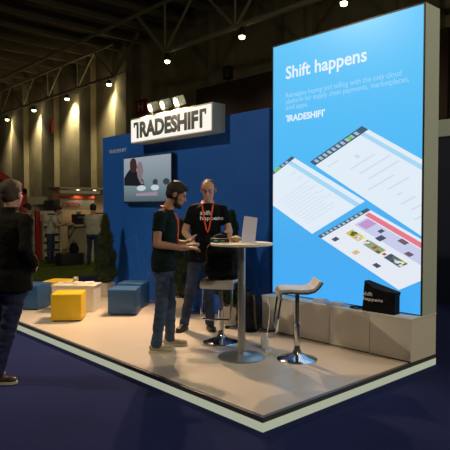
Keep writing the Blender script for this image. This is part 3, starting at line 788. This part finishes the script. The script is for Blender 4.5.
# ---- man in dark teal, seen from his right side
JA = dict(pelvis=(0, 0, .93), neck=(.025, 0, 1.485), head=(.135, 0, 1.635),
          shr=(-.025, -.175, 1.41), shl=(.0, .175, 1.41), elr=(-.05, -.23, 1.13), ell=(.0, .24, 1.14), wrr=(.225, -.15, 1.085), wrl=(.19, .12, 1.12),
          hipr=(-.01, -.085, .90), hipl=(0, .085, .90), knr=(-.015, -.11, .49), knl=(.05, .11, .49), anr=(-.07, -.13, .09), anl=(.045, .15, .09))
SA = dict(skin=M['skin'], hair=M['hair'], beard=True, head_rot=(0, .42, 0), top=M['tee_teal'], bottom=M['jeans'], shoe=M['shoe_w'], foot_r=-.12, foot_l=.12, lw=.93,
          hand_r=((1, .12, .04), (0, .25, -1), (0, 1, .2)), hand_l=((1, -.25, .25), (0, -.5, 1), (.1, -1, -.2)), curl_r=.55, curl_l=.7, hem=.84, sleeve=.54)
ANG_A = math.radians(-42)
pA, tp, hmA = person('person', 'man in dark teal t-shirt and jeans standing in profile with an orange lanyard', (.59, 2.01, H), ANG_A, JA, SA)
LAN_A = (pA, tp, (.025, 0, 1.485), 1.14)
# phone in his left hand
def lanyard(parent, tp, nk, zend):
    x0, cy, zn = nk; b = B(); L = []; R_ = []
    for i in range(9):
        f = i/8; z = zn-.05-(zn-.05-zend)*f; dy = .062*(1-f)**.7*(1 if f < 1 else 0)
        for s, lst in ((-1, L), (1, R_)):
            hit, p, n, k_ = tp.ray_cast(Vector((1, cy+s*dy, z)), Vector((-1, 0, 0)))
            lst.append(Vector((p.x+.005, cy+s*dy, z)))
    pts = [Vector((x0-.058, cy, zn+.035)), Vector((x0-.045, cy-.045, zn+.032)), Vector((x0-.0, cy-.068, zn+.02)), Vector((x0+.035, cy-.066, zn-.005))] + L + R_[::-1][1:] + \
          [Vector((x0+.035, cy+.066, zn-.005)), Vector((x0, cy+.068, zn+.02)), Vector((x0-.045, cy+.045, zn+.032))]
    b.tube(pts, .010, 8, closed=True, flat=(.9, .5)); b.build('lanyard', M['orange'], parent)
lanyard(*LAN_A)
def world(root, rz, v): return Vector(root) + Matrix.Rotation(rz, 3, 'Z') @ Vector(v)
t = thing('phone', 'white phone held in the hand of the bearded man', 'phone', world((.59, 2.01, H), ANG_A, (.275, .085, 1.175)), ANG_A)
B().rbox((0, 0, 0), (.145, .072, .008), ry=-.5, bev=.003).build('casing', M['whiteplastic'], t)
B().rbox((-.0024, 0, .0044), (.12, .062, .001), ry=-.5).build('screen', M['lilac'], t, smooth=False)

# ---- man in black t-shirt facing the camera
JB = dict(pelvis=(-.05, .09, .93), neck=(-.01, .145, 1.56), head=(.05, .155, 1.71),
          shr=(-.02, -.045, 1.475), shl=(-.02, .325, 1.475), elr=(.03, -.135, 1.20), ell=(.06, .41, 1.21), wrr=(.26, .0, 1.06), wrl=(.30, .32, 1.165),
          hipr=(-.05, .0, .90), hipl=(-.05, .175, .90), knr=(.02, -.06, .50), knl=(.0, .16, .50), anr=(.0, -.15, .09), anl=(-.03, .17, .09))
SB = dict(skin=M['skin2'], hair=M['greyhair'], hairstyle='low', head_rot=(-.12, .33, 0), top=M['tee_black'], bottom=M['darkjeans'], shoe=M['shoe_b'], sole=M['black'], foot_r=-.35, foot_l=.25, lw=.95, ws=1.0,
          hand_r=((1, .15, -.02), (0, .1, 1), (0, -1, .1)), hand_l=((1, -.35, -.05), (0, 0, -1), (.1, -1, .1)), curl_r=.35, curl_l=.6, hem=.84, sleeve=.66, tw=1.04)
ANG_B = math.radians(-132); LB = (1.43, 2.51, H)
pB, tp, hmB = person('person', 'balding man in black printed t-shirt facing the camera with an orange lanyard', LB, ANG_B, JB, SB)
def on_front(tp, y, z, off=.004):
    hit, p, n, i = tp.ray_cast(Vector((1, y, z)), Vector((-1, 0, 0)))
    return (p + Vector((off, 0, 0))) if hit else Vector((.12, y, z))
cy = .145
lanyard(pB, tp, (-.01, .145, 1.56), 1.20)
p = on_front(tp, cy, 1.13, .012); b = B(); b.rbox(p, (.008, .075, .1), bev=.002); b.build('badge', M['cloth'], pB)
# shirt print wrapped onto the chest
def shirt_text(txt, y, z, w, h):
    mw = Matrix(((0, 0, 1, 0), (1, 0, 0, 0), (0, 1, 0, 0), (0, 0, 0, 1)))
    o2 = text_mesh(txt, 'print', M['white_text'], pB, mw, w, h, .025, .002)
    for v in o2.data.vertices:
        q = on_front(tp, y+v.co.y, z+v.co.z, .004); v.co = Vector((q.x + v.co.x, y+v.co.y, z+v.co.z))
shirt_text('shift', .055, 1.41, .13, .055); shirt_text('happens', .055, 1.335, .28, .062)
t = thing('tablet', 'dark tablet held low between the two men', 'tablet', world(LB, ANG_B, (.40, -.05, 1.085)), ANG_B)
B().rbox((0, 0, 0), (.13, .21, .012), bev=.004, ry=.15).build('casing', M['black'], t)
B().rbox((.001, 0, .0065), (.11, .18, .001), ry=.15).build('screen', M['trimdark'], t, smooth=False)

# ---- man in the dark suit, seen from behind at the left edge
JF = dict(pelvis=(0, 0, .96), neck=(.0, 0, 1.575), head=(.03, .0, 1.735),
          shr=(-.01, -.235, 1.50), shl=(-.01, .225, 1.50), elr=(-.10, -.33, 1.25), ell=(-.05, .30, 1.19), wrr=(.06, -.26, 1.09), wrl=(.10, .245, 1.0),
          hipr=(0, -.09, .93), hipl=(0, .09, .93), knr=(-.02, .01, .50), knl=(.03, .20, .50), anr=(-.09, .11, .09), anl=(0, .31, .09))
SF = dict(skin=M['skin2'], hair=M['greyhair'], head_rot=(.25, .02, 0), top=M['suit'], topname='jacket', bottom=M['navytr'], botname='trousers', shoe=M['shoe_br'], foot_r=-.9, foot_l=.2,
          hand_r=((.6, .7, -.25), (-1, .4, 0), (0, 0, 1)), hand_l=((.5, -.2, -1), (0, -1, 0), (1, 0, .3)), hem=.86, sleeve=2, tw=1.14, td=1.15, wr=.008, collar=.05, voxc=.011, lw=1.08)
pF, tp, _ = person('person', 'man in a dark suit jacket and navy trousers seen from behind at the left edge', (-.90, 2.33, 0), math.radians(18), JF, SF)

# ---- people in the far stand
def std(head_pitch=.2, arms='down', lean=0.0):
    J = dict(pelvis=(0, 0, .90), neck=(lean, 0, 1.42-lean*.25), head=(lean*1.25+.03, 0, 1.575-lean*.35), shr=(lean*.9-.01, -.18, 1.34-lean*.25), shl=(lean*.9-.01, .18, 1.34-lean*.25),
             hipr=(0, -.09, .88), hipl=(0, .09, .88), knr=(0, -.10, .47), knl=(.03, .10, .47), anr=(0, -.11, .09), anl=(0, .12, .09))
    if arms == 'fwd':
        J.update(elr=(lean+.12, -.24, 1.08), ell=(lean+.12, .24, 1.08), wrr=(lean+.35, -.14, 1.15), wrl=(lean+.35, .12, 1.15))
    else:
        J.update(elr=(-.03, -.26, 1.06), ell=(-.03, .26, 1.06), wrr=(.05, -.25, .82), wrl=(.05, .25, .82))
    return J
far = dict(skin=M['skin'], hair=M['hair'], vox=.014, voxc=.016, face=False, foot_r=-.15, foot_l=.15, head_rot=(0, .35, 0), shoe=M['shoe_b'], sole=M['black'], curl_r=.5, curl_l=.5, hk=1.15)
fh = dict(hand_r=((1, .2, 0), (0, .3, -1), (0, 1, .2)), hand_l=((1, -.2, 0), (0, -.3, -1), (0, -1, .2)))
dh = dict(hand_r=((.1, 0, -1), (0, 1, 0), (1, 0, 0)), hand_l=((.1, 0, -1), (0, -1, 0), (1, 0, 0)))
person('person', 'far man in white t-shirt and jeans leaning to the counter, seen from the side', (4.10, 12.42, .01), math.radians(-42), std(arms='fwd', lean=.16), dict(far, **fh, top=M['wtee'], bottom=M['darkjeans'], tw=1.1))
person('person', 'far person in white shirt standing with back turned before the counter', (4.79, 11.2, .01), math.radians(50), std(arms='fwd', lean=.03), dict(far, **fh, top=M['wtee'], bottom=M['navytr'], tw=1.12, sleeve=.7))
person('person', 'far person in dark clothes walking beside the white shelf rack', (3.52, 12.55, .01), math.radians(150), std(), dict(far, **dh, top=M['suit'], topname='jacket', bottom=M['navytr'], botname='trousers', shoe=M['shoe_w'], sleeve=2))

# ================================================================== FAR STANDS
t = thing('counter', 'far beige counter between the two people in white', 'counter', (4.9, 12.3, .01))
B((4.9, 12.3, .01)).box((4.72, 12.0, .01), (5.25, 12.6, 1.06)).build('body', M['greyboard'], t, smooth=False)
B((4.9, 12.3, .01)).box((4.66, 11.95, 1.06), (5.3, 12.65, 1.10)).build('top', M['shelfw'], t, smooth=False)
t = thing('coffee_machine', 'dark machine standing on the far counter', 'machine', (4.95, 12.35, 1.11))
B().box((-.15, -.12, 0), (.18, .15, .3), .01).build('body', M['black'], t); B().lathe([(.05, .30), (.07, .36), (.065, .38)]).build('hopper', M['brushed'], t)
B().box((-.1, -.15, .18), (.1, -.12, .24)).build('spout', M['brushed'], t)
t = thing('flight_case', 'black transport box on the green carpet before the far counter', 'case', (4.28, 11.6, .01))
B().box((-.33, -.2, 0), (.33, .2, .33), .01).build('body', M['black'], t); B().box((-.335, -.205, .25), (.335, .205, .262)).build('rim', M['trimdark'], t, smooth=False)
t = thing('holdall', 'dark bag lying on the black transport box', 'bag', (4.42, 11.6, .352))
b = B(); b.loft([((0, 0, 0), .16, .10), ((0, 0, .1), .17, .12), ((0, 0, .22), .12, .09), ((0, 0, .27), .05, .04)]); remesh(b, 'bag_body', M['cloth'], t, .015, 4, .012, 9)
B().tube([(0, -.08, .22), (0, -.05, .32), (0, .05, .32), (0, .08, .22)], .01, 8).build('handle', M['cloth'], t)
t = thing('shoulder_bag', 'red bag hanging at the hip of the far person in white shirt', 'bag', (4.98, 11.02, .42))
b = B(); b.loft([((0, 0, 0), .09, .04), ((0, 0, .08), .11, .05), ((0, 0, .2), .09, .04), ((0, 0, .24), .05, .02)]); remesh(b, 'bag_body', M['redprint'], t, .015, 3, .01, 9)
B().tube([(0, -.07, .2), (0, -.05, .4), (0, 0, .47), (0, .05, .4), (0, .07, .2)], .008, 8).build('strap', M['redprint'], t)
# shelf rack
oo = (4.66, 13.7, .01)
t = thing('display_shelf', 'far white shelf rack with dark header print, left of the man in white t-shirt', 'shelf', oo)
b = B(oo); b.box((4.37, 13.85, .01), (4.95, 13.9, 1.5)); b.box((4.37, 13.5, .01), (4.40, 13.85, 1.2)); b.box((4.92, 13.5, .01), (4.95, 13.85, 1.2)); b.build('carcass', M['shelfw'], t, smooth=False)
for z in (.1, .32, .56, .8, 1.04): B(oo).box((4.40, 13.5, z), (4.92, 13.85, z+.025)).build('shelf', M['shelfw'], t, smooth=False)
B(oo).box((4.37, 13.48, 1.2), (4.95, 13.5, 1.5)).build('header', M['shelfw'], t, smooth=False)
k3 = Matrix(((1, 0, 0, 4.52-4.66), (0, 0, -1, 13.478-13.7), (0, 1, 0, 1.38), (0, 0, 0, 1)))
for z in (.12, .345, .585, .825):
    B(oo).box((4.42, 13.55, z+.005), (4.90, 13.75, z+.14)).build('stacked_paper', M['shelfw'], t, smooth=False)
B(oo).box((4.50, 13.474, 1.38), (4.82, 13.48, 1.42)).build('header_print', M['black'], t, smooth=False)
B(oo).box((4.58, 13.474, 1.31), (4.76, 13.48, 1.34)).build('header_print', M['redprint'], t, smooth=False)
tag(B((4.2, 13.6, 0)).box((4.17, 13.55, .01), (4.30, 13.65, 1.5)).build('post', M['red'], smooth=False), 'dark red post at the left side of the far white shelf rack', 'post')
t = thing('poster_stand', 'far pale poster board with reddish print behind the dark person', 'poster', (4.05, 14.2, .01))
B().box((-.28, -.02, 0), (.28, .02, 1.7)).build('board', M['greyboard'], t, smooth=False)
for z in (1.45, 1.25, 1.05, .8): B().box((-.16, -.024, z), (.16, -.02, z+.09)).build('print', M['redprint'], t, smooth=False)
# red arch
t = thing('red_booth_frame', 'dark red sloping booth frame behind the head of the man in the suit', 'booth', (3.3, 13.3, .01))
b = B((3.3, 13.3, .01)); b.poly([(1.9, 13.2, 3.10), (2.6, 13.2, 2.78), (2.9, 13.2, 2.72), (3.75, 13.2, 2.14), (3.75, 13.2, 1.98), (2.9, 13.2, 2.46), (2.6, 13.2, 2.55), (1.9, 13.2, 2.85)], th=.25, n=(0, -1, 0)); b.build('roof_beam', M['red'], t, smooth=False)
B((3.3, 13.3, .01)).box((3.3, 13.45, .01), (3.75, 13.5, 2.3)).build('panel', M['red'], t, smooth=False)
B((3.3, 13.3, .01)).box((3.55, 13.2, .01), (3.75, 13.45, 2.14)).build('post', M['red'], t, smooth=False)
tag(B((2.6, 15, 0)).box((1.4, 14.9, .01), (3.5, 15, 2.0)).build('booth_panel', M['greyboard'], smooth=False), 'far pale wall panel behind the red booth frame', 'panel')
# far shop stands
oo = (7.8, 17.1, .01)
t = thing('shop_stand', 'far beige stand with a white and red name board, left of the blue wall', 'stand', oo)
B(oo).box((6.3, 17.1, .01), (10.2, 17.2, 2.30)).build('back_wall', M['beige'], t, smooth=False)
B(oo).box((6.25, 16.3, .01), (6.33, 17.1, 1.9)).build('side_wall', M['greyboard'], t, smooth=False)
B(oo).box((6.2, 16.2, 2.12), (7.85, 16.3, 2.24)).build('fascia', M['shelfw'], t, smooth=False)
B(oo).box((6.3, 16.5, 1.52), (7.75, 16.54, 2.0)).build('name_board', M['shelfw'], t, smooth=False)
B(oo).box((6.3, 16.49, 1.93), (7.75, 16.5, 2.03)).build('red_stripe', M['redprint'], t, smooth=False)
text_mesh('CRITO', 'lettering', M['redprint'], t, Matrix(((1, 0, 0, 6.42-7.8), (0, 0, -1, 16.488-17.1), (0, 1, 0, 1.60), (0, 0, 0, 1))), .72, .17, .04)
B(oo).box((7.9, 16.7, .9), (9.3, 17.0, 1.2)).build('worktop', M['black'], t, smooth=False)
B(oo).box((7.9, 16.7, 1.35), (9.2, 17.0, 1.40)).build('wall_shelf', M['darkcurtain'], t, smooth=False)
b = B(oo)
b.box((6.2, 16.2, 2.28), (10.2, 17.2, 2.36)); b.build('canopy', M['greyboard'], t, smooth=False)
for i, x in enumerate((7.05, 7.75, 8.9, 9.35)):
    B(oo).lathe([(.05, .06), (.07, 0), (.02, -.02)], c=(x, 16.45, 2.22), n=16).build('downlight', emat('downlight_glass', (1, .82, .5), 2.2), t)
    spot((x, 16.45, 2.18), (x, 16.8, 0), 14, 130, (1, .78, .48), .05, .8)
oo = (5.3, 17, .01)
t = thing('grey_stand', 'far grey board stand above the white shelf rack', 'stand', oo)
B(oo).box((4.6, 17.0, .01), (6.1, 17.1, 1.95)).build('back_wall', M['greyboard'], t, smooth=False)
B(oo).box((4.5, 16.6, 1.72), (5.9, 16.65, 2.0)).build('fascia', M['greyboard'], t, smooth=False)
B(oo).box((4.6, 16.59, 1.80), (5.2, 16.6, 1.84)).build('lettering', M['grey_text'], t, smooth=False)
B(oo).box((5.75, 16.4, 1.5), (6.05, 16.5, 1.86)).build('display_screen', M['black'], t, smooth=False)
# stand to the right of the screen
oo = (6.3, 1.0, 0)
t = thing('navy_stand', 'dark navy stand with a pale top band right behind the big display', 'stand', oo)
B(oo).box((6.0, -2.5, 0), (6.6, 1.95, 2.78)).build('wall', M['navyb'], t, smooth=False)
B(oo).box((5.97, -2.5, 2.78), (6.63, 1.97, 3.06), .01).build('top_band', M['slab'], t, smooth=False)

# ================================================================== WORLD, CAMERA
w = bpy.data.worlds.new('World'); sc.world = w; w.use_nodes = True
w.node_tree.nodes['Background'].inputs['Color'].default_value = (1, .84, .60, 1)
w.node_tree.nodes['Background'].inputs['Strength'].default_value = .032

cam = bpy.data.cameras.new('camera'); co = bpy.data.objects.new('camera', cam); COL.objects.link(co)
yaw, pitch = .8349, .0325
fw = Vector((math.cos(yaw)*math.cos(pitch), math.sin(yaw)*math.cos(pitch), -math.sin(pitch)))
co.location = (-2.8176, -2.708, 1.62); co.rotation_euler = fw.to_track_quat('-Z', 'Y').to_euler()
cam.sensor_width = 36; cam.lens = 36*551.5/450; cam.clip_end = 200
sc.camera = co
sc.view_settings.view_transform = 'Standard'; sc.view_settings.look = 'None'
sc.view_settings.exposure = 0; sc.view_settings.gamma = 1; sc.view_settings.use_curve_mapping = False
